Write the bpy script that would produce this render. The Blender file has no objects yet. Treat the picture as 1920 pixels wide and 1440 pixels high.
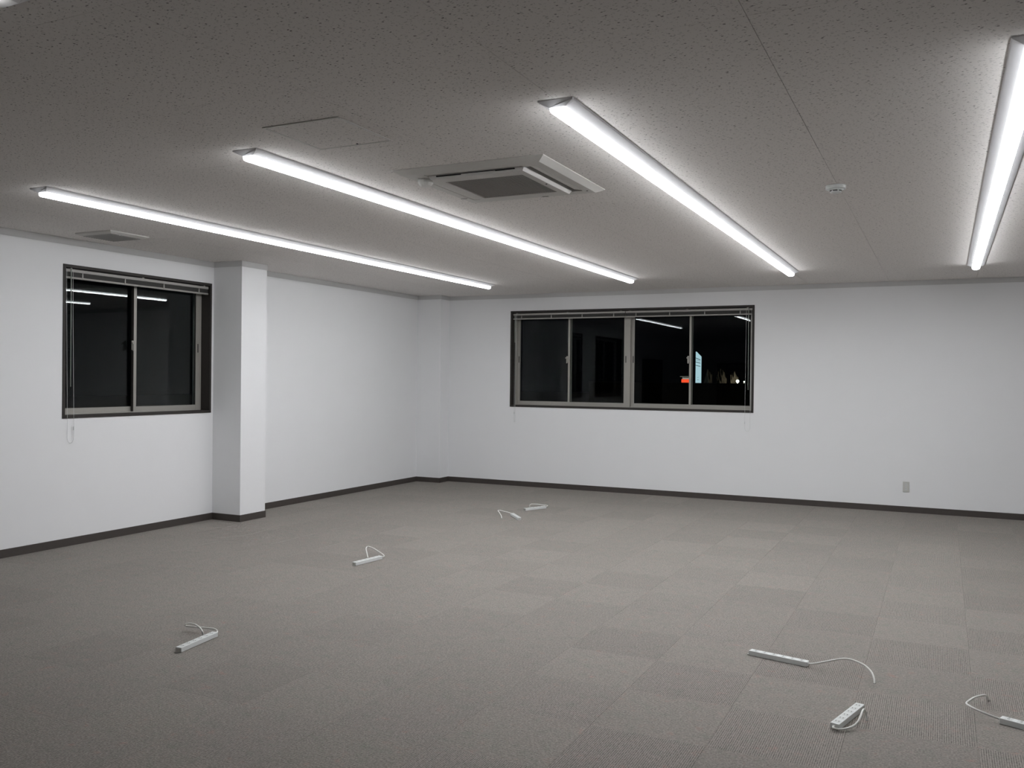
import bpy, bmesh, math, random
from mathutils import Matrix, Vector

random.seed(7)
SC = bpy.context.scene
COL = SC.collection
PI = math.pi

# ------------------------------------------------------------------ camera
yaw, pitch, roll = math.radians(25.76816), math.radians(-0.35621), math.radians(0.60201)
fwd = Vector((-math.sin(yaw) * math.cos(pitch), math.cos(yaw) * math.cos(pitch), math.sin(pitch)))
rgt = Vector((math.cos(yaw), math.sin(yaw), 0))
upv = rgt.cross(fwd)
r2 = math.cos(roll) * rgt + math.sin(roll) * upv
u2 = -math.sin(roll) * rgt + math.cos(roll) * upv
cam_d = bpy.data.cameras.new('camera')
cam = bpy.data.objects.new('camera', cam_d)
COL.objects.link(cam)
cam_d.sensor_fit = 'HORIZONTAL'
cam_d.sensor_width = 36.0
cam_d.lens = 1677.155 / 1920 * 36.0
cam_d.clip_start = 0.05
cam_d.clip_end = 300
M = Matrix(((r2.x, u2.x, -fwd.x, 6.9157), (r2.y, u2.y, -fwd.y, -11.3904), (r2.z, u2.z, -fwd.z, 1.5133), (0, 0, 0, 1)))
cam.matrix_world = M
SC.camera = cam

# ------------------------------------------------------------------ world, exposure
W = bpy.data.worlds.new('night')
SC.world = W
W.use_nodes = True
W.node_tree.nodes['Background'].inputs[0].default_value = (0.10, 0.13, 0.20, 1)
W.node_tree.nodes['Background'].inputs[1].default_value = 0.002
SC.view_settings.view_transform = 'Standard'
SC.view_settings.look = 'None'
SC.view_settings.gamma = 1.0
SC.view_settings.use_curve_mapping = False
SC.view_settings.exposure = 0.0
LED = 47.5                                    # radiance of the LED diffusers
LED_SIDE = 0.17                               # the cover's sides glow this much of its underside
SC.cycles.max_bounces = 8
SC.cycles.diffuse_bounces = 4
SC.cycles.glossy_bounces = 3
SC.cycles.transparent_max_bounces = 12
SC.cycles.use_light_tree = False
SC.cycles.use_adaptive_sampling = True
SC.cycles.adaptive_threshold = 0.02

# ------------------------------------------------------------------ sizes (metres)
H = 2.70
RX = 10.75          # right wall
BY = -16.20        # back wall
T = 0.26           # wall thickness

# ------------------------------------------------------------------ materials
def new_mat(name):
    m = bpy.data.materials.new(name)
    m.use_nodes = True
    nt = m.node_tree
    return m, nt, nt.nodes['Principled BSDF']

def plain(name, col, rough=0.5, metal=0.0, spec=0.5):
    m, nt, b = new_mat(name)
    b.inputs['Base Color'].default_value = (*col, 1)
    b.inputs['Roughness'].default_value = rough
    b.inputs['Metallic'].default_value = metal
    b.inputs['Specular IOR Level'].default_value = spec
    return m

def noisy(name, col, amt=0.1, scale=40, rough=0.6, metal=0.0, bump=0.0, bscale=None):
    m, nt, b = new_mat(name)
    N, L = nt.nodes, nt.links
    tc = N.new('ShaderNodeTexCoord')
    nz = N.new('ShaderNodeTexNoise'); nz.inputs['Scale'].default_value = scale; nz.inputs['Detail'].default_value = 4
    L.new(tc.outputs['Object'], nz.inputs['Vector'])
    mx = N.new('ShaderNodeMix'); mx.data_type = 'RGBA'
    L.new(nz.outputs['Fac'], mx.inputs['Factor'])
    mx.inputs['A'].default_value = (*[c * (1 - amt) for c in col], 1)
    mx.inputs['B'].default_value = (*[min(1, c * (1 + amt)) for c in col], 1)
    L.new(mx.outputs['Result'], b.inputs['Base Color'])
    b.inputs['Roughness'].default_value = rough
    b.inputs['Metallic'].default_value = metal
    if bump:
        n2 = N.new('ShaderNodeTexNoise'); n2.inputs['Scale'].default_value = bscale or scale * 4; n2.inputs['Detail'].default_value = 3
        L.new(tc.outputs['Object'], n2.inputs['Vector'])
        bp = N.new('ShaderNodeBump'); bp.inputs['Strength'].default_value = bump; bp.inputs['Distance'].default_value = 0.002
        L.new(n2.outputs['Fac'], bp.inputs['Height'])
        L.new(bp.outputs['Normal'], b.inputs['Normal'])
    return m

def emis(name, col, strength):
    m = bpy.data.materials.new(name); m.use_nodes = True
    nt = m.node_tree; nt.nodes.clear()
    e = nt.nodes.new('ShaderNodeEmission'); o = nt.nodes.new('ShaderNodeOutputMaterial')
    e.inputs[0].default_value = (*col, 1); e.inputs[1].default_value = strength
    nt.links.new(e.outputs[0], o.inputs[0])
    return m

def glass_mat():
    m = bpy.data.materials.new('window_glass'); m.use_nodes = True
    nt = m.node_tree; nt.nodes.clear(); N, L = nt.nodes, nt.links
    f = N.new('ShaderNodeFresnel'); f.inputs[0].default_value = 1.28
    t = N.new('ShaderNodeBsdfTransparent'); t.inputs[0].default_value = (0.93, 0.96, 0.95, 1)
    g = N.new('ShaderNodeBsdfGlossy'); g.inputs['Roughness'].default_value = 0.0
    x = N.new('ShaderNodeMixShader'); o = N.new('ShaderNodeOutputMaterial')
    L.new(f.outputs[0], x.inputs[0]); L.new(t.outputs[0], x.inputs[1]); L.new(g.outputs[0], x.inputs[2])
    L.new(x.outputs[0], o.inputs[0])
    return m

def carpet_mat():
    m, nt, b = new_mat('loop_carpet')
    N, L = nt.nodes, nt.links
    def math_(op, a=None, bv=None):
        n = N.new('ShaderNodeMath'); n.operation = op
        for i, v in enumerate((a, bv)):
            if v is None: continue
            if isinstance(v, (int, float)): n.inputs[i].default_value = v
            else: L.new(v, n.inputs[i])
        return n.outputs[0]
    tc = N.new('ShaderNodeTexCoord'); geo = N.new('ShaderNodeNewGeometry')
    sep = N.new('ShaderNodeSeparateXYZ'); L.new(tc.outputs['Object'], sep.inputs[0])
    # ribs run along the tile's own y
    ph = math_('MULTIPLY', sep.outputs['X'], 2 * PI / 0.0088)
    s = math_('SINE', ph); rib = math_('MULTIPLY_ADD', s, 0.5); N[-1].inputs[2].default_value = 0.5
    # loops along each rib
    mp = N.new('ShaderNodeMapping'); mp.inputs['Scale'].default_value = (114, 40, 1)
    L.new(tc.outputs['Object'], mp.inputs['Vector'])
    fl = N.new('ShaderNodeTexNoise'); fl.inputs['Scale'].default_value = 1.0; fl.inputs['Detail'].default_value = 2
    L.new(mp.outputs[0], fl.inputs['Vector'])
    flr = N.new('ShaderNodeMapRange'); flr.inputs['From Min'].default_value = 0.35; flr.inputs['From Max'].default_value = 0.65
    L.new(fl.outputs['Fac'], flr.inputs['Value'])
    # coloured yarns: soft patches of rose, green grey and beige
    n1 = N.new('ShaderNodeTexNoise'); n1.inputs['Scale'].default_value = 12; n1.inputs['Detail'].default_value = 4; n1.inputs['Roughness'].default_value = 0.75
    L.new(geo.outputs['Position'], n1.inputs['Vector'])
    cr = N.new('ShaderNodeValToRGB'); e = cr.color_ramp.elements
    e[0].position = 0.30; e[0].color = (0.240, 0.236, 0.210, 1)
    e[1].position = 0.72; e[1].color = (0.322, 0.236, 0.212, 1)
    k = e.new(0.48); k.color = (0.270, 0.248, 0.228, 1)
    k = e.new(0.60); k.color = (0.276, 0.252, 0.230, 1)
    L.new(n1.outputs['Fac'], cr.inputs[0])
    n2 = N.new('ShaderNodeTexNoise'); n2.inputs['Scale'].default_value = 125; n2.inputs['Detail'].default_value = 2
    L.new(geo.outputs['Position'], n2.inputs['Vector'])
    v2 = N.new('ShaderNodeMapRange'); v2.inputs['From Min'].default_value = 0.3; v2.inputs['From Max'].default_value = 0.7
    v2.inputs['To Min'].default_value = 0.74; v2.inputs['To Max'].default_value = 1.26
    L.new(n2.outputs['Fac'], v2.inputs['Value'])
    # grooves between the ribs are darker, broken up along their length
    gr = math_('SUBTRACT', 1.0, rib); gp = math_('POWER', gr, 2.5)
    gm = math_('MULTIPLY', gp, math_('MULTIPLY_ADD', flr.outputs[0], 0.6)); gm.node.inputs[1].links[0].from_node.inputs[2].default_value = 0.4; gd = math_('MULTIPLY', gm, 0.68)
    inv = math_('SUBTRACT', 1.04, gd)
    rnd = N.new('ShaderNodeObjectInfo')
    rv = N.new('ShaderNodeMapRange'); rv.inputs['To Min'].default_value = 0.965; rv.inputs['To Max'].default_value = 1.035
    L.new(rnd.outputs['Random'], rv.inputs['Value'])
    oc = N.new('ShaderNodeSeparateColor'); L.new(rnd.outputs['Color'], oc.inputs[0])      # groove shade seen along the ribs, painted into the tile's colour
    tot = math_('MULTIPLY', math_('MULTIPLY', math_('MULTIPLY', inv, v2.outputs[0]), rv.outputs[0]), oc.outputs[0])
    vm = N.new('ShaderNodeVectorMath'); vm.operation = 'SCALE'
    L.new(cr.outputs['Color'], vm.inputs[0]); L.new(tot, vm.inputs['Scale'])
    L.new(vm.outputs[0], b.inputs['Base Color'])
    b.inputs['Roughness'].default_value = 0.95
    b.inputs['Specular IOR Level'].default_value = 0.1
    hh = rib
    bp = N.new('ShaderNodeBump'); bp.inputs['Strength'].default_value = 0.6; bp.inputs['Distance'].default_value = 0.0016
    L.new(hh, bp.inputs['Height']); L.new(bp.outputs['Normal'], b.inputs['Normal'])
    return m

def ceiling_mat():
    m, nt, b = new_mat('speckled_ceiling_board')
    N, L = nt.nodes, nt.links
    geo = N.new('ShaderNodeNewGeometry')
    prev = None
    wn = N.new('ShaderNodeTexNoise'); wn.inputs['Scale'].default_value = 90; wn.inputs['Detail'].default_value = 0
    L.new(geo.outputs['Position'], wn.inputs['Vector'])
    def layer(rot, sc, off, thr, soft, dark):
        nonlocal prev
        mp = N.new('ShaderNodeMapping')
        mp.inputs['Rotation'].default_value = (0, 0, rot)
        mp.inputs['Location'].default_value = (off, off * 1.7, 0)
        L.new(geo.outputs['Position'], mp.inputs['Vector'])
        wob = N.new('ShaderNodeVectorMath'); wob.operation = 'MULTIPLY_ADD'
        L.new(wn.outputs['Color'], wob.inputs[0]); wob.inputs[1].default_value = (0.006, 0.006, 0); L.new(mp.outputs[0], wob.inputs[2])
        m2 = N.new('ShaderNodeMapping'); m2.inputs['Scale'].default_value = (*sc, 1)
        L.new(wob.outputs[0], m2.inputs['Vector'])
        vo = N.new('ShaderNodeTexVoronoi'); vo.voronoi_dimensions = '2D'; vo.inputs['Scale'].default_value = 1.0
        L.new(m2.outputs[0], vo.inputs['Vector'])
        sp = N.new('ShaderNodeSeparateColor'); L.new(vo.outputs['Color'], sp.inputs[0])
        th = N.new('ShaderNodeMath'); th.operation = 'MULTIPLY'; L.new(sp.outputs[0], th.inputs[0]); th.inputs[1].default_value = thr
        sb = N.new('ShaderNodeMath'); sb.operation = 'SUBTRACT'; L.new(th.outputs[0], sb.inputs[0]); L.new(vo.outputs['Distance'], sb.inputs[1])
        mr = N.new('ShaderNodeMapRange'); mr.inputs['From Min'].default_value = 0.0; mr.inputs['From Max'].default_value = soft
        mr.inputs['To Min'].default_value = 0.0; mr.inputs['To Max'].default_value = dark
        L.new(sb.outputs[0], mr.inputs['Value'])
        if prev is None: prev = mr.outputs[0]
        else:
            mx = N.new('ShaderNodeMath'); mx.operation = 'MAXIMUM'; L.new(prev, mx.inputs[0]); L.new(mr.outputs[0], mx.inputs[1]); prev = mx.outputs[0]
    layer(0.35, (30, 75), 0.0, 0.24, 0.10, 0.42)
    layer(-0.9, (28, 70), 3.1, 0.22, 0.10, 0.30)
    layer(1.5, (30, 66), 7.7, 0.18, 0.10, 0.26)
    layer(0.2, (22, 30), 5.3, 0.14, 0.06, 0.75)
    cm = N.new('ShaderNodeMix'); cm.data_type = 'RGBA'
    cm.inputs['A'].default_value = (0.780, 0.752, 0.730, 1); cm.inputs['B'].default_value = (0.03, 0.028, 0.026, 1)
    L.new(prev, cm.inputs['Factor']); L.new(cm.outputs['Result'], b.inputs['Base Color'])
    b.inputs['Roughness'].default_value = 0.92
    b.inputs['Specular IOR Level'].default_value = 0.15
    return m

M_wall = noisy('white_vinyl_wallpaper', (0.80, 0.805, 0.815), 0.015, 3, 0.85)
M_cornice = noisy('grey_white_cornice', (0.60, 0.60, 0.60), 0.02, 10, 0.7)
M_base = noisy('dark_brown_vinyl_skirting', (0.055, 0.046, 0.041), 0.12, 18, 0.55)
M_brown = noisy('dark_brown_timber', (0.019, 0.015, 0.0125), 0.25, 25, 0.6)
M_alu = noisy('taupe_anodised_aluminium', (0.34, 0.327, 0.298), 0.04, 12, 0.45, 0.15)
M_gasket = plain('black_gasket', (0.012, 0.011, 0.010), 0.6)
M_pull = plain('dark_finger_pull', (0.05, 0.048, 0.045), 0.5)
M_glass = glass_mat()
M_blind = noisy('taupe_blind_metal', (0.33, 0.32, 0.30), 0.03, 20, 0.45, 0.1)
M_slat = noisy('shaded_slats', (0.035, 0.034, 0.031), 0.05, 20, 0.6, 0.0)  # shade among the stacked taupe slats is put into their colour
M_cordgrey = plain('grey_blind_cord', (0.60, 0.61, 0.61), 0.7)
M_wand = plain('clear_grey_wand', (0.30, 0.34, 0.30), 0.25)
M_white = noisy('white_plastic', (0.66, 0.68, 0.67), 0.02, 30, 0.45)
M_socket = plain('white_socket_face', (0.58, 0.60, 0.59), 0.45)
M_slot = plain('socket_slot_shadow', (0.07, 0.07, 0.07), 0.7)
M_cable = noisy('white_cable_sheath', (0.70, 0.70, 0.67), 0.03, 60, 0.5)
M_metal = plain('steel_bracket', (0.55, 0.55, 0.53), 0.35, 0.8)
M_fix = noisy('white_enamelled_steel', (0.74, 0.74, 0.76), 0.01, 10, 0.45)
def led_mat(name='led_diffuser_light', k=1.0):
    m = emis(name, (0.96, 0.975, 1.0), LED)
    nt = m.node_tree; N, L = nt.nodes, nt.links
    g = N.new('ShaderNodeNewGeometry'); sp = N.new('ShaderNodeSeparateXYZ'); L.new(g.outputs['True Normal'], sp.inputs[0])
    r = N.new('ShaderNodeMapRange'); r.inputs['From Min'].default_value = -0.15; r.inputs['From Max'].default_value = -0.95
    r.inputs['To Min'].default_value = LED * LED_SIDE * k; r.inputs['To Max'].default_value = LED * k
    L.new(sp.outputs['Z'], r.inputs['Value'])
    L.new(r.outputs[0], [n for n in N if n.type == 'EMISSION'][0].inputs[1])
    return m
M_led = led_mat()
M_led_dim = led_mat('dimmer_led_diffuser_light', 0.80)
M_led_small = emis('small_light_cover', (1.0, 0.99, 0.97), 7.0)
M_acw = noisy('warm_white_ac_plastic', (0.60, 0.59, 0.565), 0.015, 15, 0.5)
M_acflap = noisy('white_ac_vane', (0.72, 0.715, 0.69), 0.01, 15, 0.45)
M_acgrille = noisy('grey_grille_mesh', (0.29, 0.285, 0.272), 0.05, 60, 0.7)
M_vent = noisy('grey_vent_slats', (0.46, 0.455, 0.44), 0.03, 40, 0.6)
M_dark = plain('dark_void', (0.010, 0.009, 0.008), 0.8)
M_ceil = ceiling_mat()
M_joint = plain('ceiling_joint', (0.34, 0.33, 0.32), 0.9)
M_carpet = carpet_mat()
M_sub = plain('floor_slab', (0.20, 0.19, 0.175), 0.9)
M_plate = noisy('grey_beige_outlet_plate', (0.52, 0.52, 0.49), 0.02, 40, 0.5)

# ------------------------------------------------------------------ mesh helpers
class MB:
    def __init__(self): self.bm = bmesh.new()
    def box(self, x0, x1, y0, y1, z0, z1, bev=0.0, seg=1):
        b = bmesh.new()
        v = [b.verts.new(p) for p in ((x0, y0, z0), (x1, y0, z0), (x1, y1, z0), (x0, y1, z0), (x0, y0, z1), (x1, y0, z1), (x1, y1, z1), (x0, y1, z1))]
        for f in ((0, 3, 2, 1), (4, 5, 6, 7), (0, 1, 5, 4), (1, 2, 6, 5), (2, 3, 7, 6), (3, 0, 4, 7)):
            b.faces.new([v[i] for i in f])
        bmesh.ops.recalc_face_normals(b, faces=b.faces)
        if bev: bmesh.ops.bevel(b, geom=list(b.edges), offset=bev, segments=seg, affect='EDGES', profile=0.5)
        self.merge(b); return self
    def merge(self, b, mat=None):
        mp = {}
        for v in b.verts: mp[v] = self.bm.verts.new(mat @ v.co if mat else v.co)
        for f in b.faces:
            try:
                nf = self.bm.faces.new([mp[v] for v in f.verts]); nf.smooth = f.smooth
            except ValueError: pass
        b.free()
    def prism(self, prof, a0, a1, axis='y', cap=True):
        """closed 2-D profile swept along an axis"""
        def P(u, w, a):
            return {'y': (u, a, w), 'x': (a, u, w), 'z': (u, w, a)}[axis]
        A = [self.bm.verts.new(P(u, w, a0)) for u, w in prof]
        B = [self.bm.verts.new(P(u, w, a1)) for u, w in prof]
        n = len(prof)
        for i in range(n):
            j = (i + 1) % n
            self.bm.faces.new((A[i], A[j], B[j], B[i]))
        if cap:
            self.bm.faces.new(A); self.bm.faces.new(B[::-1])
        return self
    def tube(self, pts, r, seg=8, sub=6):
        P = [Vector(p) for p in pts]
        if sub > 1 and len(P) > 2: P = catmull(P, sub)
        rings = []
        for i, p in enumerate(P):
            d = (P[min(i + 1, len(P) - 1)] - P[max(i - 1, 0)]).normalized()
            ref = Vector((0, 0, 1)) if abs(d.z) < 0.9 else Vector((1, 0, 0))
            a = d.cross(ref).normalized(); c = a.cross(d)
            rings.append([self.bm.verts.new(p + r * (math.cos(t) * a + math.sin(t) * c)) for t in [2 * PI * k / seg for k in range(seg)]])
        for A, B in zip(rings, rings[1:]):
            for k in range(seg):
                f = self.bm.faces.new((A[k], A[(k + 1) % seg], B[(k + 1) % seg], B[k])); f.smooth = True
        self.bm.faces.new(rings[0][::-1]); self.bm.faces.new(rings[-1])
        return self
    def lathe(self, prof, c=(0, 0, 0), seg=32, smooth=True):
        rings = []
        for r, z in prof:
            if r < 1e-6: rings.append([self.bm.verts.new((c[0], c[1], c[2] + z))])
            else: rings.append([self.bm.verts.new((c[0] + r * math.cos(2 * PI * k / seg), c[1] + r * math.sin(2 * PI * k / seg), c[2] + z)) for k in range(seg)])
        for A, B in zip(rings, rings[1:]):
            for k in range(seg):
                j = (k + 1) % seg
                q = [A[k % len(A)], A[j % len(A)], B[j % len(B)], B[k % len(B)]]
                q = list(dict.fromkeys(q))
                if len(q) > 2:
                    f = self.bm.faces.new(q); f.smooth = smooth
        return self
    def quadrings(self, rings, cap=True):
        R = [[self.bm.verts.new(p) for p in r] for r in rings]
        for A, B in zip(R, R[1:]):
            n = len(A)
            for i in range(n): self.bm.faces.new((A[i], A[(i + 1) % n], B[(i + 1) % n], B[i]))
        if cap:
            self.bm.faces.new(R[0][::-1]); self.bm.faces.new(R[-1])
        return self
    def mesh(self, name, mat):
        bmesh.ops.recalc_face_normals(self.bm, faces=self.bm.faces)
        me = bpy.data.meshes.new(name); self.bm.to_mesh(me); self.bm.free()
        me.materials.append(mat); return me
    def build(self, name, mat, parent=None, loc=(0, 0, 0), rz=0):
        return place(name, self.mesh(name, mat), parent, loc, rz)

def catmull(P, sub):
    out = []
    n = len(P)
    for i in range(n - 1):
        p0, p1, p2, p3 = P[max(i - 1, 0)], P[i], P[i + 1], P[min(i + 2, n - 1)]
        for s in range(sub):
            t = s / sub
            out.append(0.5 * ((2 * p1) + (p2 - p0) * t + (2 * p0 - 5 * p1 + 4 * p2 - p3) * t * t + (3 * p1 - p0 - 3 * p2 + p3) * t ** 3))
    out.append(P[-1])
    return out

def place(name, me, parent=None, loc=(0, 0, 0), rz=0):
    o = bpy.data.objects.new(name, me); COL.objects.link(o)
    o.location = loc; o.rotation_euler = (0, 0, rz)
    if parent: o.parent = parent
    return o

def empty(name, loc=(0, 0, 0), rz=0, parent=None):
    o = bpy.data.objects.new(name, None); COL.objects.link(o)
    o.empty_display_size = 0.1
    o.location = loc; o.rotation_euler = (0, 0, rz)
    if parent: o.parent = parent
    return o

def tag(o, label=None, cat=None, group=None, kind=None):
    if label: o['label'] = label
    if cat: o['category'] = cat
    if group: o['group'] = group
    if kind: o['kind'] = kind
    return o

# ------------------------------------------------------------------ wall shells
PY0, PY1, PXW = -4.290, -3.911, 0.381      # pilaster on the left wall
CXW, CYW = 0.393, 0.250                    # column in the far left corner
WIN_L = (-6.077, -4.323, 1.122, 2.472)     # y0 y1 z0 z1
WIN_L2 = (-8.640, -6.886, 1.122, 2.472)
WIN_F = (1.388, 4.775, 1.114, 2.464)       # x0 x1 z0 z1
WIN_R = (-2.60, -0.90, 1.122, 2.472)
DOOR_L = (-12.0, -10.2, 0.0, 2.06)
DOOR_B = (0.55, 1.45, 0.0, 2.06)

def wall_with_holes(mb, a0, a1, holes, boxf):
    """boxes around rectangular openings; boxf(mb,a0,a1,z0,z1)"""
    cur = a0
    for (h0, h1, z0, z1) in sorted(holes):
        boxf(mb, cur, h0, 0, H + 0.04)
        if z0 > 0: boxf(mb, h0, h1, 0, z0)
        boxf(mb, h0, h1, z1, H + 0.04)
        cur = h1
    boxf(mb, cur, a1, 0, H + 0.04)

mb = MB(); wall_with_holes(mb, BY - T, T, [WIN_L, WIN_L2, DOOR_L], lambda m, a, b, z0, z1: m.box(-T, 0, a, b, z0, z1))
mb.box(-0.001, PXW, PY0, PY1, 0, H + 0.02)
wall_left = tag(mb.build('wall_left', M_wall), 'white papered left wall with a square pilaster beside the window', 'wall', kind='structure')
mb = MB(); wall_with_holes(mb, 0, RX, [WIN_F], lambda m, a, b, z0, z1: m.box(a, b, 0, T, z0, z1))
mb.box(0.0, CXW, -CYW, 0.001, 0, H + 0.02)
wall_far = tag(mb.build('wall_far', M_wall), 'white papered far wall with the wide four-pane window', 'wall', kind='structure')
mb = MB(); wall_with_holes(mb, BY - T, T, [WIN_R], lambda m, a, b, z0, z1: m.box(RX, RX + T, a, b, z0, z1))
tag(mb.build('wall_right', M_wall), 'white papered right wall outside the frame', 'wall', kind='structure')
mb = MB(); wall_with_holes(mb, 0, RX, [DOOR_B], lambda m, a, b, z0, z1: m.box(a, b, BY - T, BY, z0, z1))
tag(mb.build('wall_back', M_wall), 'white papered back wall behind the camera', 'wall', kind='structure')

# ------------------------------------------------------------------ floor of carpet tiles
TP = 0.507                                  # tile pitch
FX, FY = 6.553, -6.700                      # a tile corner
floor = MB().box(-T, RX + T, BY - T, T, -0.20, -0.009).build('floor', M_sub)
tag(floor, 'grey beige carpet tile floor in a checkerboard of ribbed and smooth tiles', 'floor', kind='structure')
h = TP / 2 - 0.0002
tile_me = MB().quadrings([[(-h, -h, -0.008), (h, -h, -0.008), (h, h, -0.008), (-h, h, -0.008)],
                          [(-h, -h, -0.0006), (h, -h, -0.0006), (h, h, -0.0006), (-h, h, -0.0006)],
                          [(-h + .0006, -h + .0006, 0), (h - .0006, -h + .0006, 0), (h - .0006, h - .0006, 0), (-h + .0006, h - .0006, 0)]]).mesh('carpet_tile', M_carpet)
def clip_tile(x0, x1, y0, y1, rz):
    cx, cy = (x0 + x1) / 2, (y0 + y1) / 2
    w, d = (x1 - x0) / 2 - 0.0003, (y1 - y0) / 2 - 0.0003
    if rz: w, d = d, w
    return MB().box(-w, w, -d, d, -0.008, 0).mesh('carpet_tile', M_carpet), cx, cy

def in_view(x, y):
    """floor the photograph shows (with a margin): left wall to camera's near edge"""
    near = [(-0.2, -6.9), (3.68, -9.5), (7.6, -7.55), (8.1, 0.2)]
    if y < near[0][1] + (x - near[0][0]) * (near[1][1] - near[0][1]) / (near[1][0] - near[0][0]): return False
    if x > near[1][0] and y < near[1][1] + (x - near[1][0]) * (near[2][1] - near[1][1]) / (near[2][0] - near[1][0]): return False
    if x > near[2][0] + (y - near[2][1]) * (near[3][0] - near[2][0]) / (near[3][1] - near[2][1]): return False
    return True

rest = MB(); n_tiles = 0
i0, i1 = math.floor((0 - FX) / TP), math.ceil((RX - FX) / TP)
j0, j1 = math.floor((BY - FY) / TP), math.ceil((0 - FY) / TP)
for i in range(i0, i1):
    for j in range(j0, j1):
        x0, x1 = max(0.0, FX + i * TP), min(RX, FX + (i + 1) * TP)
        y0, y1 = max(BY, FY + j * TP), min(0.0, FY + (j + 1) * TP)
        if x1 - x0 < 0.004 or y1 - y0 < 0.004: continue
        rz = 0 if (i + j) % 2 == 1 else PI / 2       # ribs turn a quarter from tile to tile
        cx, cy = (x0 + x1) / 2, (y0 + y1) / 2
        if not in_view(cx, cy):
            rest.box(x0, x1, y0, y1, -0.008, 0); continue
        if x1 - x0 > TP - 1e-4 and y1 - y0 > TP - 1e-4:
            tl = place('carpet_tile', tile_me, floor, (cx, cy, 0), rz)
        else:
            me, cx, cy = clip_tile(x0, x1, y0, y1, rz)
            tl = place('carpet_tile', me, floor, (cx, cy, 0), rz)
        tl.color = (0.99, 0.99, 0.99, 1) if rz == 0 else (1.012, 1.012, 1.012, 1)  # painted tone: darker where ribs run lengthwise and show their shaded grooves
        n_tiles += 1
tag(rest.build('carpet_tile_field', M_carpet, floor), kind='stuff')
print('carpet tiles', n_tiles)

# ------------------------------------------------------------------ ceiling of speckled boards
CP = 0.908
GX, GY = 5.416, -8.440
ceiling = MB().box(-T, RX + T, BY - T, T, H + 0.009, H + 0.12).build('ceiling', M_joint)
tag(ceiling, 'grey white speckled board ceiling with faint joints', 'ceiling', kind='structure')
def board(w, d):
    w -= 0.0008; d -= 0.0003; c = 0.0010
    return MB().quadrings([[(-w + c, -d + c, 0), (w - c, -d + c, 0), (w - c, d - c, 0), (-w + c, d - c, 0)],
                           [(-w, -d, .0010), (w, -d, .0010), (w, d, .0010), (-w, d, .0010)],
                           [(-w, -d, .009), (w, -d, .009), (w, d, .009), (-w, d, .009)]]).mesh('ceiling_board', M_ceil)
board_me = board(CP / 2, CP / 2)
for i in range(math.floor(-GX / CP), math.ceil((RX - GX) / CP)):
    for j in range(math.floor((BY - GY) / CP), math.ceil(-GY / CP)):
        x0, x1 = max(0.0, GX + i * CP), min(RX, GX + (i + 1) * CP)
        y0, y1 = max(BY, GY + j * CP), min(0.0, GY + (j + 1) * CP)
        if x1 - x0 < 0.01 or y1 - y0 < 0.01: continue
        full = x1 - x0 > CP - 1e-4 and y1 - y0 > CP - 1e-4
        place('ceiling_board', board_me if full else board((x1 - x0) / 2, (y1 - y0) / 2), ceiling, ((x0 + x1) / 2, (y0 + y1) / 2, H))

# ------------------------------------------------------------------ skirting and cornice
def run_along(mb, path, z0, z1, t):
    """strip standing off a wall; path = list of (x,y), room on the right-hand side of travel"""
    n = len(path)
    def off(i):
        d = []
        for a, b in ((i - 1, i), (i, i + 1)):
            if a < 0 or b >= n: continue
            e = (Vector(path[b]) - Vector(path[a])).normalized(); d.append(Vector((e.y, -e.x)))
        return Vector(path[i]) + t * (d[0] + d[1] if len(d) == 2 else d[0])
    O = [off(i) for i in range(n)]
    rings = [[(path[i][0], path[i][1], z0), (O[i].x, O[i].y, z0), (O[i].x, O[i].y, z1 - 0.002), (O[i].x * .7 + path[i][0] * .3, O[i].y * .7 + path[i][1] * .3, z1), (path[i][0], path[i][1], z1)] for i in range(n)]
    mb.quadrings(rings)
    return mb
left_path1 = [(0, DOOR_L[1] + .04), (0, PY0), (PXW, PY0), (PXW, PY1), (0, PY1), (0, -CYW)]
far_path = [(0, -CYW), (CXW, -CYW), (CXW, 0), (RX, 0)]
right_path = [(RX, 0), (RX, BY)]
tag(run_along(MB(), left_path1, 0, 0.070, 0.006).build('baseboard_left', M_base), 'dark brown skirting along the left wall and around its pilaster', 'baseboard', kind='structure')
tag(run_along(MB(), far_path, 0, 0.070, 0.006).build('baseboard_far', M_base), 'dark brown skirting along the far wall and corner column', 'baseboard', kind='structure')
tag(run_along(MB(), right_path, 0, 0.070, 0.006).build('baseboard_right', M_base), 'dark brown skirting along the right wall outside the frame', 'baseboard', kind='structure')
full_left = [(0, BY), (0, PY0), (PXW, PY0), (PXW, PY1), (0, PY1), (0, -CYW)]
for nm, pth, lb in (('trim_1', full_left, 'slim grey white cornice along the top of the left wall'),
                    ('trim_2', far_path, 'slim grey white cornice along the top of the far wall'),
                    ('trim_3', right_path, 'slim grey white cornice along the top of the right wall')):
    tag(run_along(MB(), pth, H - 0.058, H - 0.0005, 0.004).build(nm, M_cornice), lb, 'cornice', kind='structure')

# ------------------------------------------------------------------ windows
def mapper(side):
    if side == 'L': return lambda mb, u0, u1, d0, d1, z0, z1, bev=0: mb.box(-d1, -d0, u0, u1, z0, z1, bev)
    if side == 'F': return lambda mb, u0, u1, d0, d1, z0, z1, bev=0: mb.box(u0, u1, d0, d1, z0, z1, bev)
    if side == 'R': return lambda mb, u0, u1, d0, d1, z0, z1, bev=0: mb.box(RX + d0, RX + d1, u0, u1, z0, z1, bev)

FW = 0.026        # visible width of the brown casing
def casing(side, win, root):
    B = mapper(side); u0, u1, z0, z1 = win
    for a in ((u0, u1, z0, z0 + FW), (u0, u1, z1 - FW, z1), (u0, u0 + FW, z0 + FW, z1 - FW), (u1 - FW, u1, z0 + FW, z1 - FW)):
        mb = MB(); B(mb, a[0], a[1], -0.008, 0.20, a[2], a[3], 0.0015); mb.build('casing_board', M_brown, root)

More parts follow.
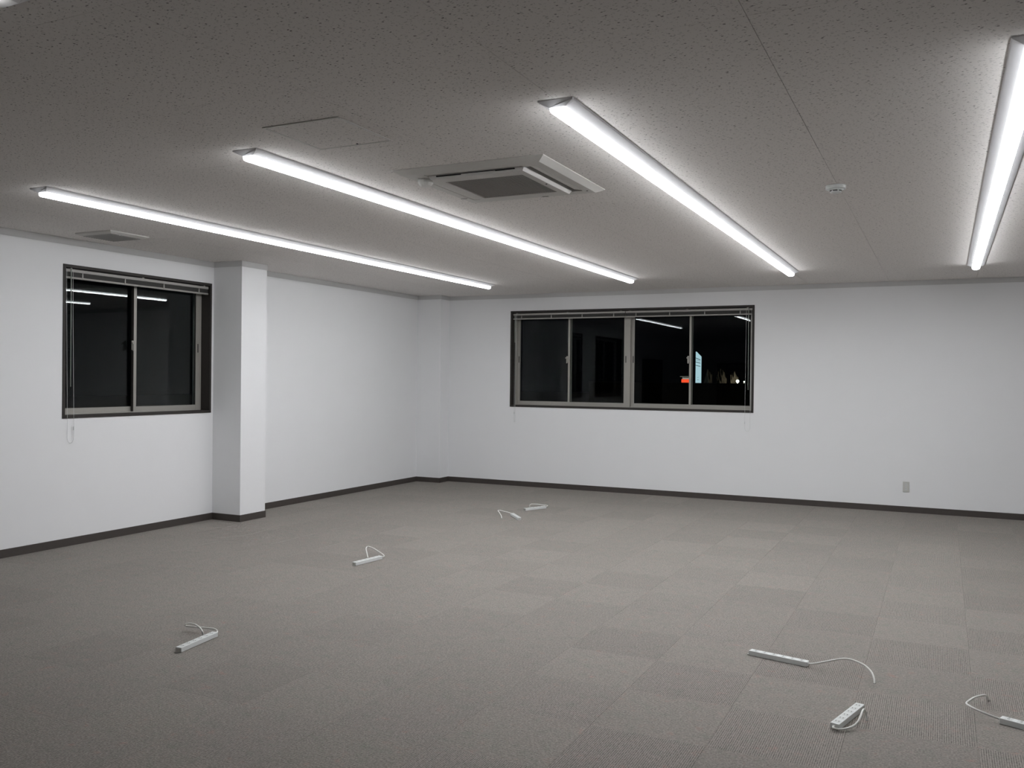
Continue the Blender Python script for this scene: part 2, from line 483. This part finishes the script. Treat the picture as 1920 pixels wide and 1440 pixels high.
def sash(side, u0, u1, z0, z1, d, wl, wr, root, front, lock=None, pulls=(), dark=None, tilt=0.0):
    """sliding sash with its pane; d = depth of the room-side face"""
    B = mapper(side); t = 0.028
    mb = MB()
    B(mb, u0, u0 + wl, d, d + t, z0, z1, 0.0015)
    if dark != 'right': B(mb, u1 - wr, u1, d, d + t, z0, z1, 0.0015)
    B(mb, u0 + wl, u1 - wr, d + .001, d + t, z0, z0 + 0.048, 0.0015)
    B(mb, u0 + wl, u1 - wr, d + .001, d + t, z1 - 0.040, z1, 0.0015)
    s = mb.build('sash', M_alu, root)
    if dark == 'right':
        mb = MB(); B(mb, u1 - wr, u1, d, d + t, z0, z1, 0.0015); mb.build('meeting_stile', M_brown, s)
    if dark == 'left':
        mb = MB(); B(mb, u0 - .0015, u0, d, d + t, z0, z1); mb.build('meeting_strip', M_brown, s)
    mb = MB(); B(mb, u0 + wl - .004, u1 - wr + .004, d + 0.012, d + 0.017, z0 + 0.044, z1 - 0.036)
    if tilt:                                     # glass set a hair out of true in its sash
        c = Vector((-(d + .0145), (u0 + u1) / 2, 0))
        bmesh.ops.transform(mb.bm, verts=mb.bm.verts, matrix=Matrix.Translation(c) @ Matrix.Rotation(tilt, 4, 'Z') @ Matrix.Translation(-c))
    mb.build('pane', M_glass, s)
    mb = MB()
    g = 0.005
    for a in ((u0 + wl, u0 + wl + g, z0 + .048, z1 - .04), (u1 - wr - g, u1 - wr, z0 + .048, z1 - .04), (u0 + wl, u1 - wr, z0 + .048, z0 + .048 + g), (u0 + wl, u1 - wr, z1 - .04 - g, z1 - .04)):
        B(mb, a[0], a[1], d + .004, d + .0115, a[2], a[3])
    mb.build('gasket', M_gasket, s)
    zc = (z0 + z1) / 2
    if lock is not None:
        mb = MB()
        B(mb, lock - .013, lock + .013, d - .012, d, zc - .045, zc + .045, .003)
        B(mb, lock - .008, lock + .008, d - .026, d - .012, zc - .055, zc + .012, .003)
        B(mb, lock - .020, lock + .004, d - .030, d - .014, zc + .010, zc + .028, .003)
        mb.build('crescent_lock', M_alu, s)
    for u in pulls:
        mb = MB(); B(mb, u - .007, u + .007, d - .0012, d + .001, zc - .045, zc + .045); mb.build('finger_pull', M_pull, s)
    return s

def outer_frame(side, u0, u1, z0, z1, root, mull=None):
    B = mapper(side); mb = MB(); d0, d1, w = 0.112, 0.19, 0.016
    B(mb, u0, u0 + w, d0, d1, z0, z1, .001); B(mb, u1 - w, u1, d0, d1, z0, z1, .001)
    B(mb, u0 + w, u1 - w, d0, d1, z0, z0 + .010, .001); B(mb, u0 + w, u1 - w, d0, d1, z1 - w, z1, .001)
    if mull: B(mb, mull[0], mull[1], d0 - .004, d1, z0 + .010, z1 - w, .001)
    mb.build('frame', M_alu, root)

# left window: two sliding sashes, right one in front
u0, u1, z0, z1 = WIN_L
w1 = tag(empty('window_1', (0, (u0 + u1) / 2, z0)), 'dark brown framed two-pane sliding window in the left wall', 'window', kind='structure')
w1.location = (0, 0, 0)
casing('L', WIN_L, w1)
outer_frame('L', u0 + FW, u1 - FW, z0 + FW, z1 - FW, w1)
zi0, zi1 = z0 + FW + .008, z1 - FW - .014
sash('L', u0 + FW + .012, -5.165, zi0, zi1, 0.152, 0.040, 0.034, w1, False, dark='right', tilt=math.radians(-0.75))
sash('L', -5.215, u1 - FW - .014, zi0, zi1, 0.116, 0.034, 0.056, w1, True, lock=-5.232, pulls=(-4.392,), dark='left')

# far window: two pairs of sliding sashes with a mullion between
u0, u1, z0, z1 = WIN_F
w2 = tag(empty('window_2'), 'wide dark brown framed four-pane sliding window in the far wall', 'window', kind='structure')
casing('F', WIN_F, w2)
outer_frame('F', u0 + FW, u1 - FW, z0 + FW, z1 - FW, w2, (3.072, 3.122))
zi0, zi1 = z0 + FW + .008, z1 - FW - .014
sash('F', u0 + FW + .004, 2.256, zi0, zi1, 0.152, 0.052, 0.034, w2, False, pulls=(1.452,))
sash('F', 2.219, 3.072, zi0, zi1, 0.116, 0.030, 0.040, w2, True, lock=2.210, pulls=(3.058,))
sash('F', 3.122, 3.958, zi0, zi1, 0.152, 0.044, 0.034, w2, False, pulls=(3.150,))
sash('F', 3.922, u1 - FW - .006, zi0, zi1, 0.116, 0.028, 0.036, w2, True, lock=3.913)

# windows of the same kind that the panes mirror: next one along the left wall, one opposite
for nm, side, win, lb in (('window_3', 'L', WIN_L2, 'second sliding window further back along the left wall, outside the frame'),
                          ('window_4', 'R', WIN_R, 'sliding window in the right wall, outside the frame')):
    u0, u1, z0, z1 = win
    w = tag(empty(nm), lb, 'window', kind='structure')
    casing(side, win, w)
    outer_frame(side, u0 + FW, u1 - FW, z0 + FW, z1 - FW, w)
    um = (u0 + u1) / 2; zi0, zi1 = z0 + FW + .008, z1 - FW - .014
    sash(side, u0 + FW + .010, um + .02, zi0, zi1, 0.152, 0.045, 0.034, w, False)
    sash(side, um - .02, u1 - FW - .010, zi0, zi1, 0.116, 0.034, 0.045, w, True)

# doors seen only as dark shapes in the panes
def door(nm, side, win, lb, mat):
    u0, u1, z0, z1 = win
    d = tag(empty(nm), lb, 'door', kind='structure')
    def B(mb, a, b, c, e, f, g, bev=.003):
        if side == 'L': mb.box(-e, -c, a, b, f, g, bev)
        else: mb.box(a, b, BY - e, BY - c, f, g, bev)
    for a in ((u0, u0 + .05, 0, z1), (u1 - .05, u1, 0, z1), (u0 + .05, u1 - .05, z1 - .05, z1)):
        mb = MB(); B(mb, a[0], a[1], -.012, .2, a[2], a[3]); mb.build('door_frame', M_brown, d)
    n = 2 if u1 - u0 > 1.3 else 1
    wd = (u1 - u0 - .1) / n
    for k in range(n):
        a = u0 + .05 + k * wd
        mb = MB(); B(mb, a + .002, a + wd - .002, .05, .09, .005, z1 - .052); lf = mb.build('door_leaf', mat, d)
        mb = MB(); hu = a + (wd - .08 if k == 0 else .08); B(mb, hu - .01, hu + .01, .0, .05, .95, 1.1); mb.build('door_handle', M_metal, lf)
door('door_1', 'L', DOOR_L, 'dark brown double door at the back of the left wall, outside the frame', M_brown)
door('door_2', 'B', DOOR_B, 'grey door in the back wall behind the camera', plain('grey_door', (0.30, 0.28, 0.26), 0.5))

# ------------------------------------------------------------------ venetian blinds, drawn up
def blind(side, u0, u1, ztop, clips, label, cord_u=None, wand_u=None, cord_pts=None, conn=None, wand_z=None):
    B = mapper(side)
    root = tag(empty('venetian_blind'), label, 'blind', 'drawn-up venetian blinds')
    if side == 'L': root.location = (-0.03, (u0 + u1) / 2, ztop)
    else: root.location = ((u0 + u1) / 2, 0.03, ztop)
    ox, oy, oz = root.location
    def put(mb, name, mat, par=root):
        o = mb.build(name, mat, par)
        o.location = (-ox, -oy, -oz) if par is root else (0, 0, 0)
        return o
    hr = MB(); B(hr, u0, u1, 0.012, 0.040, ztop - 0.026, ztop, .002); hd = put(hr, 'headrail', M_blind)
    for c in (u0 + .06, (u0 + u1) / 2, u1 - .06):
        mb = MB(); B(mb, c - .012, c + .012, 0.010, 0.042, ztop, ztop + .008, .001); put(mb, 'bracket', M_blind, hd)
    st = MB(); n = 12
    for k in range(n):
        zz = ztop - 0.028 - k * 0.0033
        B(st, u0 + .004, u1 - .004, 0.0145, 0.0375, zz - 0.0024, zz)
    put(st, 'slat_stack', M_slat)
    br = MB(); B(br, u0 + .002, u1 - .002, 0.012, 0.040, ztop - 0.084, ztop - 0.067, .003); put(br, 'bottom_rail', M_blind)
    for c in clips:
        mb = MB(); B(mb, c - .007, c + .007, 0.009, 0.0145, ztop - 0.080, ztop - 0.042, .0015); B(mb, c - .004, c + .004, .009, .0145, ztop - .044, ztop - .026)
        put(mb, 'ladder_clip', M_blind)
    if cord_pts: put(MB().tube(cord_pts, 0.0016, 6, 4), 'pull_cord', M_cordgrey)
    if conn: put(MB().lathe([(0, .016), (.004, .014), (.0055, -.010), (.003, -.018), (0, -.018)], conn, 10), 'cord_connector', M_cordgrey)
    if wand_u is not None:
        d = 0.004
        top = ztop - .012
        P = [(-d, wand_u, top), (-d, wand_u, top - .05), (-d + .004, wand_u - .002, wand_z)] if side == 'L' else [(wand_u, d, top), (wand_u, d, top - .05), (wand_u + .003, d - .004, wand_z)]
        put(MB().tube(P, 0.0042, 6, 2), 'tilt_wand', M_wand)
    return root

def loop(side, ua, ub, ztop, zlow, d_in=0.005, d_out=-0.016):
    """endless pull cord hanging from the headrail, over the casing edge and down the wall"""
    um = (ua + ub) / 2
    r = abs(ub - ua) / 2
    L = [(ua, d_in, ztop), (ua, d_in - .003, ztop - .4), (ua, d_out, 1.13), (ua, d_out, zlow + r * 2)]
    for k in range(1, 6):
        t = PI * k / 6
        L.append((um + (ua - um) * math.cos(t), d_out, zlow + r * 1.6 * (1 - math.sin(t))))
    L += [(ub, d_out, zlow + r * 2), (ub, d_out, 1.13), (ub, d_in - .003, ztop - .4), (ub, d_in, ztop)]
    return [(-d, u, z) if side == 'L' else (u, d, z) for u, d, z in L]

zt = WIN_L[3] - FW - 0.010
blind('L', WIN_L[0] + FW + .004, WIN_L[1] - FW - .004, zt, [-5.870, -5.410, -4.946, -4.486], 'taupe venetian blind drawn up at the top of the left window', wand_u=-5.992, wand_z=1.40,
      cord_pts=loop('L', -6.036, -5.972, zt - .02, 0.905), conn=(0.016, -5.972, 1.035))
zt = WIN_F[3] - FW - 0.010
blind('F', WIN_F[0] + FW + .004, 3.074, zt, [1.550, 2.005, 2.462, 2.915], 'taupe venetian blind drawn up over the far window\'s left pair of panes', wand_u=1.452, wand_z=2.02,
      cord_pts=loop('F', 1.462, 1.478, zt - .02, 0.900), conn=(1.462, -.016, 1.03))
blind('F', 3.082, WIN_F[1] - FW - .004, zt, [3.227, 3.684, 4.143, 4.594], 'taupe venetian blind drawn up over the far window\'s right pair of panes', wand_u=4.702, wand_z=1.40,
      cord_pts=loop('F', 4.672, 4.738, zt - .02, 0.880), conn=(4.672, -.016, 0.99))

# ------------------------------------------------------------------ LED strip lights
def strip_profile(s):          # housing half-profile points (x, z below ceiling), s scales the slope for the end caps
    return [(-0.080, 0), (-0.080, -0.006), (-0.076, -0.009), (-0.039, -0.027), (0.039, -0.027), (0.076, -0.009), (0.080, -0.006), (0.080, 0)]

def lens_profile():
    return [(-0.0365, -0.026), (-0.0360, -0.038), (-0.032, -0.047), (-0.022, -0.053), (-0.010, -0.0555), (0.010, -0.0555), (0.022, -0.053), (0.032, -0.047), (0.0360, -0.038), (0.0365, -0.026)]

def led_row(xc, ya, yb, n, label, group='rows of LED strip lights on the ceiling', gap=0.0, lit=None):
    """n housings end to end, ya nearer the camera, yb nearer the far wall"""
    root = tag(empty('led_strip_light', (xc, (ya + yb) / 2, H)), label, 'ceiling light', group)
    L = (yb - ya); cap = 0.028
    unit = (L - 2 * cap) / n
    h_me = MB().prism(strip_profile(1), -unit / 2 + .0008, unit / 2 - .0008).mesh('housing', M_fix)
    d_me = MB().prism(lens_profile(), -unit / 2 + .003, unit / 2 - .003 - gap).mesh('diffuser', lit or M_led)
    for k in range(n):
        y = -L / 2 + cap + (k + .5) * unit
        place('housing', h_me, root, (0, y, 0))
        place('diffuser', d_me, root, (0, y, 0))
    prof = strip_profile(1)
    for s in (-1, 1):
        mb = MB()
        ye = s * L / 2; yi = s * (L / 2 - cap)
        A = [(u, yi, w) for u, w in prof]
        def endy(w): return ye - s * max(0, (-w - .006)) * 1.25
        Bv = [(u, endy(w), w) for u, w in prof]
        mb.quadrings([A, Bv]); mb.build('end_cap', M_fix, root)
    return root

K = 2.7 / 2.6
led_row(1.642 * K, -7.290 * K, -1.235 * K, 5, 'long LED strip light nearest the left wall, above the square vent', lit=M_led_dim)
led_row(3.466 * K, -7.490 * K, -1.265 * K, 5, 'long LED strip light left of the ceiling air conditioner')
led_row(5.217 * K, -7.606 * K, -1.325 * K, 5, 'long LED strip light right of the ceiling air conditioner')
led_row(6.923 * K, -7.604 * K, -1.280 * K, 5, 'long LED strip light at the right edge beyond the smoke detector')
led_row(4.092 * K, -9.56 * K, -9.155 * K, 1, 'small ceiling light of which only an end shows in the top left corner', None, 0.06, M_led_small)

# ------------------------------------------------------------------ ceiling cassette air conditioner
ac = tag(empty('air_conditioner', (4.352 * K, -6.345 * K, H)), 'white ceiling cassette air conditioner beside the square hatch', 'air conditioner')
P2 = 0.478; th = 0.026        # half side of the panel, its depth below the ceiling
FXH, FYH = 0.306, 0.352       # half sizes of the raised intake frame
SO = 0.085                    # slot width beyond the frame
def ring(mb, a, b, z0, z1, bev=.002):
    mb.box(-b, b, -b, -a, z0, z1, bev); mb.box(-b, b, a, b, z0, z1, bev); mb.box(-b, -a, -a, a, z0, z1, bev); mb.box(a, b, -a, a, z0, z1, bev)
# bevelled panel: outer edge on the ceiling, sloping in to its flat underside, open in the middle
mb = MB()
def sq(x, y, z): return [(-x, -y, z), (x, -y, z), (x, y, z), (-x, y, z)]
mb.quadrings([sq(P2, P2, 0), sq(P2, P2, -.004), sq(P2 - .045, P2 - .045, -th), sq(FXH + .072, FYH + .050, -th), sq(FXH + .072, FYH + .050, -.004)], cap=False)
mb.build('panel', M_acw, ac)
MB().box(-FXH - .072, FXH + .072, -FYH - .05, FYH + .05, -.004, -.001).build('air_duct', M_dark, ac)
# corner blocks between the outlet slots
blk = MB()
cb = blk.box(-.0355, .0355, -.0245, .0245, -th, -.004, .001).mesh('corner_block', M_acw)
for sx in (-1, 1):
    for sy in (-1, 1):
        me = MB().quadrings([[(0, 0, -.004), (sx * .0715, 0, -.004), (sx * .0715, sy * .0495, -.004), (0, sy * .0495, -.004)], [(0, 0, -th), (sx * .0715, 0, -th), (sx * .0715, sy * .0495, -th), (0, sy * .0495, -th)]])
        me.build('corner_block', M_acw, ac, (sx * FXH, sy * FYH, 0))
# raised centre frame with sloping sides that carries the intake grille
G = 0.250
mb = MB()
mb.quadrings([sq(FXH, FYH, -.004), sq(FXH, FYH, -th + .004), sq(FXH - .012, FYH - .012, -th - .016), sq(G, G, -th - .016), sq(G, G, -.004)], cap=False)
mb.build('intake_frame', M_acw, ac)
gr = MB().box(-G, G, -G, G, -th - .010, -0.006).build('intake_grille', M_acgrille, ac)
bar_me = MB().box(-.0012, .0012, -G + .002, G - .002, -.0013, .0013).mesh('grille_bar', plain('grille_bar_grey', (.31, .305, .29), .6))
for k in range(-16, 17): place('grille_bar', bar_me, gr, (k * .015, 0, -th - .0112))
# vanes in the four outlets: shut on the far and left sides, a slit open in front, open on the right
def vane(w, ln, t=.006): return MB().box(-ln, ln, -w / 2, w / 2, -t / 2, t / 2, .002)
v = vane(.041, FXH - .004).build('vane', M_acw, ac, (0, -FYH - .0285, -th + .006)); v.rotation_euler = (math.radians(4), 0, 0)
vane(.046, FXH - .004).build('vane', M_acw, ac, (0, FYH + .025, -th + .003))
vane(.066, FYH - .004).build('vane', M_acw, ac, (-FXH - .036, 0, -th + .003), PI / 2)
v = vane(.046, FYH - .02).build('vane', M_acflap, ac, (FXH + .046, 0, -th + .008))
v.rotation_euler = (Matrix.Rotation(math.radians(10), 3, 'Y') @ Matrix.Rotation(PI / 2, 3, 'Z')).to_euler()
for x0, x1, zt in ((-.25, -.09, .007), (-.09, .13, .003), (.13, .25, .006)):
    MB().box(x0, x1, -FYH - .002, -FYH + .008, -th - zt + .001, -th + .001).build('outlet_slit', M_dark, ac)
# presence sensor at the left front corner
mb = MB(); mb.lathe([(0.040, 0.0), (0.046, -0.006), (0.046, -0.018), (0.036, -0.034), (0.026, -0.040), (0.0, -0.041)], (0, 0, 0), 10, False)
mb.build('sensor', M_acflap, ac, (-.362, -.285, -th + .001))
sc_me = MB().lathe([(0.006, 0), (0.006, -.002), (0, -.002)], (0, 0, 0), 10).mesh('screw_cap', M_dark)
place('screw_cap', sc_me, ac, (.280, .02, -th - .016)); place('screw_cap', sc_me, ac, (.405, .36, -th))
lt_me = MB().box(-.022, .022, -.005, .005, -.003, 0, .001).mesh('latch', M_acgrille)
place('latch', lt_me, ac, (-.415, .28, -th)); place('latch', lt_me, ac, (.10, .418, -th))

# ------------------------------------------------------------------ ceiling hatch
ht = tag(empty('ceiling_hatch', (4.035 * K, -7.546 * K, H)), 'square ceiling access hatch with thin metal rim beside the air conditioner', 'hatch')
hw = 0.224
mb = MB(); ring(mb, hw - .014, hw, -.0045, 0); mb.build('rim', M_acw, ht)
mb = MB(); mb.box(-hw + .017, hw - .017, -hw + .017, hw - .017, -.0035, 0, .001); mb.build('hatch_door', M_ceil, ht)
mb = MB(); ring(mb, hw - .0165, hw - .0145, -.0008, 0); mb.build('gap', M_dark, ht)
MB().lathe([(0.006, 0), (0.006, -.002), (0, -.002)], (0, 0, 0), 10).build('turn_catch', M_dark, ht, (.03, hw - .030, -.0035))

# ------------------------------------------------------------------ ceiling vent
vt = tag(empty('ceiling_vent', (0.506 * K, -5.785 * K, H)), 'square louvred ceiling vent by the left wall above the window', 'vent')
vw = 0.212
mb = MB()
mb.quadrings([[(-vw, -vw * .94, 0), (vw, -vw * .94, 0), (vw, vw * .94, 0), (-vw, vw * .94, 0)],
              [(-vw, -vw * .94, -.010), (vw, -vw * .94, -.010), (vw, vw * .94, -.010), (-vw, vw * .94, -.010)],
              [(-vw + .03, -vw * .94 + .03, -.022), (vw - .03, -vw * .94 + .03, -.022), (vw - .03, vw * .94 - .03, -.022), (-vw + .03, vw * .94 - .03, -.022)]])
mb.build('bezel', M_acw, vt)
mb = MB(); mb.box(-vw + .04, vw - .04, -vw * .94 + .04, vw * .94 - .04, -.024, -.0215); bk = mb.build('backing', M_vent, vt)
s_me = MB().box(-vw + .042, vw - .042, -.003, .003, -.002, .002).mesh('slat', M_vent)
for k in range(13): place('slat', s_me, bk, (0, -.145 + k * .0242, -.026))

# ------------------------------------------------------------------ smoke detector
sd = tag(empty('smoke_detector', (6.079 * K, -5.457 * K, H)), 'round white smoke detector on the ceiling', 'smoke detector')
MB().lathe([(0.0, 0), (0.056, 0), (0.058, -.004), (0.058, -.020), (0.055, -.024), (0.0, -.024)], seg=36).build('base', M_white, sd)
MB().lathe([(0.044, -.0235), (0.042, -.029), (0.035, -.031), (0.0, -.031)], seg=36).build('cover', M_white, sd)
mb = MB()
for k in range(6):
    a0, a1 = 2 * PI * k / 6 + .12, 2 * PI * (k + 1) / 6 - .12
    st = [a0 + (a1 - a0) * q / 5 for q in range(6)]
    r = .0335
    R = [[(r * math.cos(a), r * math.sin(a), -.0305), ((r + .001) * math.cos(a), (r + .001) * math.sin(a), -.0305), ((r + .001) * math.cos(a), (r + .001) * math.sin(a), -.0365), (r * math.cos(a), r * math.sin(a), -.0365)] for a in st]
    mb.quadrings(R)
mb.build('smoke_slot', M_dark, sd)
MB().lathe([(0.033, -.031), (0.033, -.037), (0.030, -.043), (0.022, -.046), (0.0, -.0465)], seg=36).build('cap', M_white, sd)

# ------------------------------------------------------------------ wall outlet
ol = tag(empty('wall_outlet', (6.292 * K, 0, 0.287 * K)), 'beige grey double socket outlet low on the far wall', 'outlet')
MB().box(-.035, .035, -.009, 0, -.060, .060, .0025).build('plate', M_plate, ol)
for z in (.022, -.022):
    s = MB().box(-.012, .012, -.011, -.008, z - .015, z + .015, .001).build('socket', M_socket, ol)
    for x in (-.005, .005): MB().box(x - .0012, x + .0012, -.0115, -.0105, z - .004, z + .005).build('slot', M_slot, s)

# ------------------------------------------------------------------ power strips on the floor
SW, SH = 0.040, 0.028
def strip_parts(L):
    out = []
    mb = MB(); mb.box(-L / 2, L / 2, -SW / 2, SW / 2, 0.001, SH, .0025, 2)
    body = mb.mesh('body', M_white)
    so = MB(); so.box(-.0165, .0165, -.0135, .0135, -.0004, .0008, .0004)
    socket = so.mesh('socket', M_socket)
    sl = MB(); sl.box(-.0050, .0050, -.0082, -.0050, .0004, .0013); sl.box(-.0042, .0042, .0050, .0082, .0004, .0013)
    slot = sl.mesh('slots', M_slot)
    br = MB(); br.box(-.014, .004, -.012, .012, .001, .0045, .001); br.box(-.004, .0, -.014, .014, .003, .022, .0005)
    bracket = br.mesh('bracket', M_metal)
    return body, socket, slot, bracket
body_me, socket_me, slot_me, bracket_me = strip_parts(0.322)
STRIPS = [
 ((3.152, -7.631), 97.7, 1, 'white power strip at lower left of the floor, cord looped behind it',
  [[3.13, -7.464, 0.018], [3.124, -7.448, 0.022], [3.099, -7.44, 0.03], [3.055, -7.455, 0.035], [2.962, -7.46, 0.03], [2.912, -7.465, 0.03], [2.896, -7.473, 0.035], [2.911, -7.476, 0.045], [2.94, -7.469, 0.05], [2.989, -7.479, 0.05], [3.043, -7.501, 0.045], [3.077, -7.516, 0.03], [3.058, -7.490, -0.004]]),
 ((2.697, -5.327), 83.2, 1, 'white power strip left of the floor\'s middle with its cord arched into a peak',
  [[2.716, -5.175, 0.016], [2.735, -5.150, 0.020], [2.716, -5.131, 0.03], [2.586, -5.048, 0.045], [2.506, -5.015, 0.055], [2.474, -5.013, 0.055], [2.497, -5.065, 0.05], [2.552, -5.132, 0.03], [2.593, -5.173, -0.004]]),
 ((2.745, -2.624), -50.2, -1, 'far white power strip pointing at the camera, cord bent in a hook on its left',
  [[2.642, -2.500, 0.016], [2.608, -2.500, 0.03], [2.549, -2.508, 0.04], [2.486, -2.488, 0.045], [2.476, -2.515, 0.045], [2.523, -2.578, 0.035], [2.595, -2.677, 0.02], [2.632, -2.734, -0.004]]),
 ((2.677, -1.960), 66.8, 1, 'farthest white power strip lying sideways near the corner, cord behind it',
  [[2.740, -1.812, 0.016], [2.752, -1.770, 0.025], [2.730, -1.765, 0.03], [2.700, -1.800, 0.035], [2.660, -1.840, 0.045], [2.630, -1.880, 0.05], [2.600, -1.915, 0.05], [2.590, -1.925, 0.03], [2.596, -1.900, -0.004]]),
 ((6.127, -6.398), -12.3, 1, 'white power strip at right with its cord curving away to the right',
  [[6.280, -6.432, 0.016], [6.294, -6.437, 0.018], [6.328, -6.455, 0.03], [6.385, -6.454, 0.05], [6.425, -6.441, 0.06], [6.464, -6.421, 0.065], [6.505, -6.423, 0.065], [6.56, -6.445, 0.055], [6.599, -6.491, 0.04], [6.616, -6.53, 0.02], [6.62, -6.552, -0.004]]),
 ((6.546, -7.122), 75.6, -1, 'nearest white power strip with its cord curled along its right side',
  [[6.508, -7.270, 0.014], [6.501, -7.290, 0.016], [6.507, -7.301, 0.015], [6.525, -7.296, 0.012], [6.552, -7.274, 0.012], [6.580, -7.244, 0.018], [6.596, -7.216, 0.03], [6.604, -7.183, 0.045], [6.608, -7.124, 0.05], [6.612, -7.101, 0.048], [6.617, -7.092, 0.035], [6.621, -7.089, 0.018], [6.624, -7.097, -0.004]]),
 ((7.314, -6.907), -20.0, -1, 'white power strip cut off by the right edge, cord hooked to its left',
  [[7.170, -6.858, 0.016], [7.153, -6.857, 0.02], [7.113, -6.872, 0.035], [7.06, -6.866, 0.05], [7.034, -6.829, 0.05], [7.027, -6.809, 0.05], [7.032, -6.781, 0.05], [7.06, -6.707, 0.05], [7.099, -6.635, 0.045], [7.117, -6.593, 0.03], [7.127, -6.553, -0.004]]),
]
for (x, y), ang, end, lab, cp in STRIPS:
    root = tag(empty('power_strip', (x, y, 0), math.radians(ang)), lab, 'power strip', 'power strips lying on the carpet')
    place('body', body_me, root)
    for k in range(6):
        s = place('socket', socket_me, root, (-.128 + k * .0512, 0, SH))
        place('slots', slot_me, s)
    b = place('bracket', bracket_me, root, (-end * .161, 0, 0), 0 if end > 0 else PI)
    inv = Matrix.Translation((x, y, 0)) @ Matrix.Rotation(math.radians(ang), 4, 'Z')
    inv = inv.inverted()
    MB().tube([inv @ Vector(q) for q in cp], 0.0047, 8, 6).build('cord', M_cable, root)
    hx = inv @ Vector(cp[-1]); 
    MB().lathe([(0.0, .0006), (.006, .0006), (.007, .0), (0.0, .0)], (hx.x, hx.y, 0), 14).build('cord_outlet', M_slot, root)

# ------------------------------------------------------------------ night outside the far window
tag(MB().box(-60, 40, T + .3, 110, -0.6, -0.4).build('ground', noisy('dark_asphalt', (0.03, 0.03, 0.03), .2, 3, .9)), 'dark ground outside the window', 'ground', kind='structure')
OY = 62.3
gw = tag(MB().box(-20, -2, OY - 3.0, OY - 2.7, -0.4, 1.31, .02).build('garden_wall', noisy('dark_block_wall', (.03, .03, .03), .2, 4, .9)), 'dark low wall outside beyond the far window', 'wall')
sg = tag(empty('pylon_sign', (-11.50, OY, -0.4)), 'tall pale blue lit sign seen outside through the far window', 'sign')
sx0, sx1 = -.205, .205
mb = MB(); mb.prism([(sx0, 1.6), (sx1, 1.6), (sx1, 3.90), (sx0, 4.31)], 0, .3); mb.build('sign_face', emis('pale_blue_sign_light', (0.45, 0.66, 0.74), 0.95), sg)
MB().box(-.05, .05, .1, .2, 0, 1.6).build('post', M_metal, sg)
mk = plain('sign_ink', (.01, .015, .02), .6)
for z, dz, t in ((3.75, -.16, .05), (3.42, -.10, .045), (3.15, -.10, .045), (3.62, -.12, .02), (1.95, 0, .03), (2.15, 0, .02)):
    mb = MB(); w = .19 if abs(dz) > 0 else .05
    mb.quadrings([[(-w, -.012, z), (-w, -.012, z + t), (w, -.012, z + t + dz), (w, -.012, z + dz)], [(-w, .004, z), (-w, .004, z + t), (w, .004, z + t + dz), (w, .004, z + dz)]])
    mb.build('sign_mark', mk, sg)
os_ = tag(empty('shop_sign', (-12.52, OY, -0.4)), 'small red orange lit sign outside, left of the pale blue sign', 'sign')
MB().box(-.38, .32, 0, .3, 1.72, 2.00, .02).build('sign_face', emis('red_sign_light', (1.0, 0.09, 0.03), 1.1), os_)
MB().box(-.30, .34, .02, .28, 2.00, 2.13, .02).build('lamp_strip', emis('dim_white_sign_light', (0.65, 0.62, 0.55), 0.45), os_)
MB().box(-.50, .34, .0, .3, 2.20, 2.24).build('canopy', emis('dim_canopy_light', (0.35, 0.34, 0.30), 0.5), os_)
for x in (-.3, .3): MB().box(x - .03, x + .03, .1, .2, 0, 2.2).build('post', M_metal, os_)
def street_lamp(x, z, r, label, power):
    s = tag(empty('street_lamp', (x, OY, -0.4)), label, 'lamp', 'lamps outside the far window')
    MB().lathe([(0, r), (r * .5, r * .87), (r * .87, r * .5), (r, 0), (r * .87, -r * .5), (r * .5, -r * .87), (0, -r)], (0, 0, z + .4), 20).build('globe', emis('lamp_globe_light', (.95, 1.0, .85), 6.0), s)
    MB().tube([(0, 0, 0), (0, 0, z + .4 - r * .9)], .04, 8, 1).build('post', M_metal, s)
    if power:
        ld = bpy.data.lights.new('lamp_light', 'POINT'); ld.energy = power; ld.shadow_soft_size = r; ld.color = (1, .9, .72)
        lo = bpy.data.objects.new('lamp_light', ld); COL.objects.link(lo); lo.parent = s; lo.location = (0, -r * 1.8, z + .5)
street_lamp(-8.235, 1.475, .125, 'round white lamp glowing outside behind the far window\'s right pane', 60)
street_lamp(-7.70, 1.44, .055, 'tiny dim lamp outside, right of the round white lamp', 0)
# bushes behind the low wall, caught by the lamp
M_bush = noisy('brownish_bush_leaves', (0.05, 0.042, 0.03), .5, 5, .9)
for k, (x, zt_, w, lab) in enumerate(((-10.80, 2.25, .38, 'dim brown bush just right of the pale blue sign outside'), (-9.70, 2.35, .44, 'dim brown bush midway between sign and lamp outside'), (-8.72, 2.10, .40, 'dim brown bush just left of the round lamp outside'))):
    bm = bmesh.new(); bmesh.ops.create_icosphere(bm, subdivisions=4, radius=1.0)
    for v in bm.verts:
        q = v.co
        s = 1 + .16 * math.sin(7 * q.x + 3 * k) * math.sin(6 * q.z + k) + .10 * math.sin(15 * q.x + 11 * q.z + k) + .05 * random.uniform(-1, 1)
        v.co = Vector((q.x * w * s, q.y * .4 * s, (q.z * s + 1) * .5 * (zt_ + .4)))
    m2 = MB(); m2.merge(bm)
    tag(m2.build('bush', M_bush, None, (x, OY + .8, -0.4)), lab, 'bush', 'bushes outside the far window')
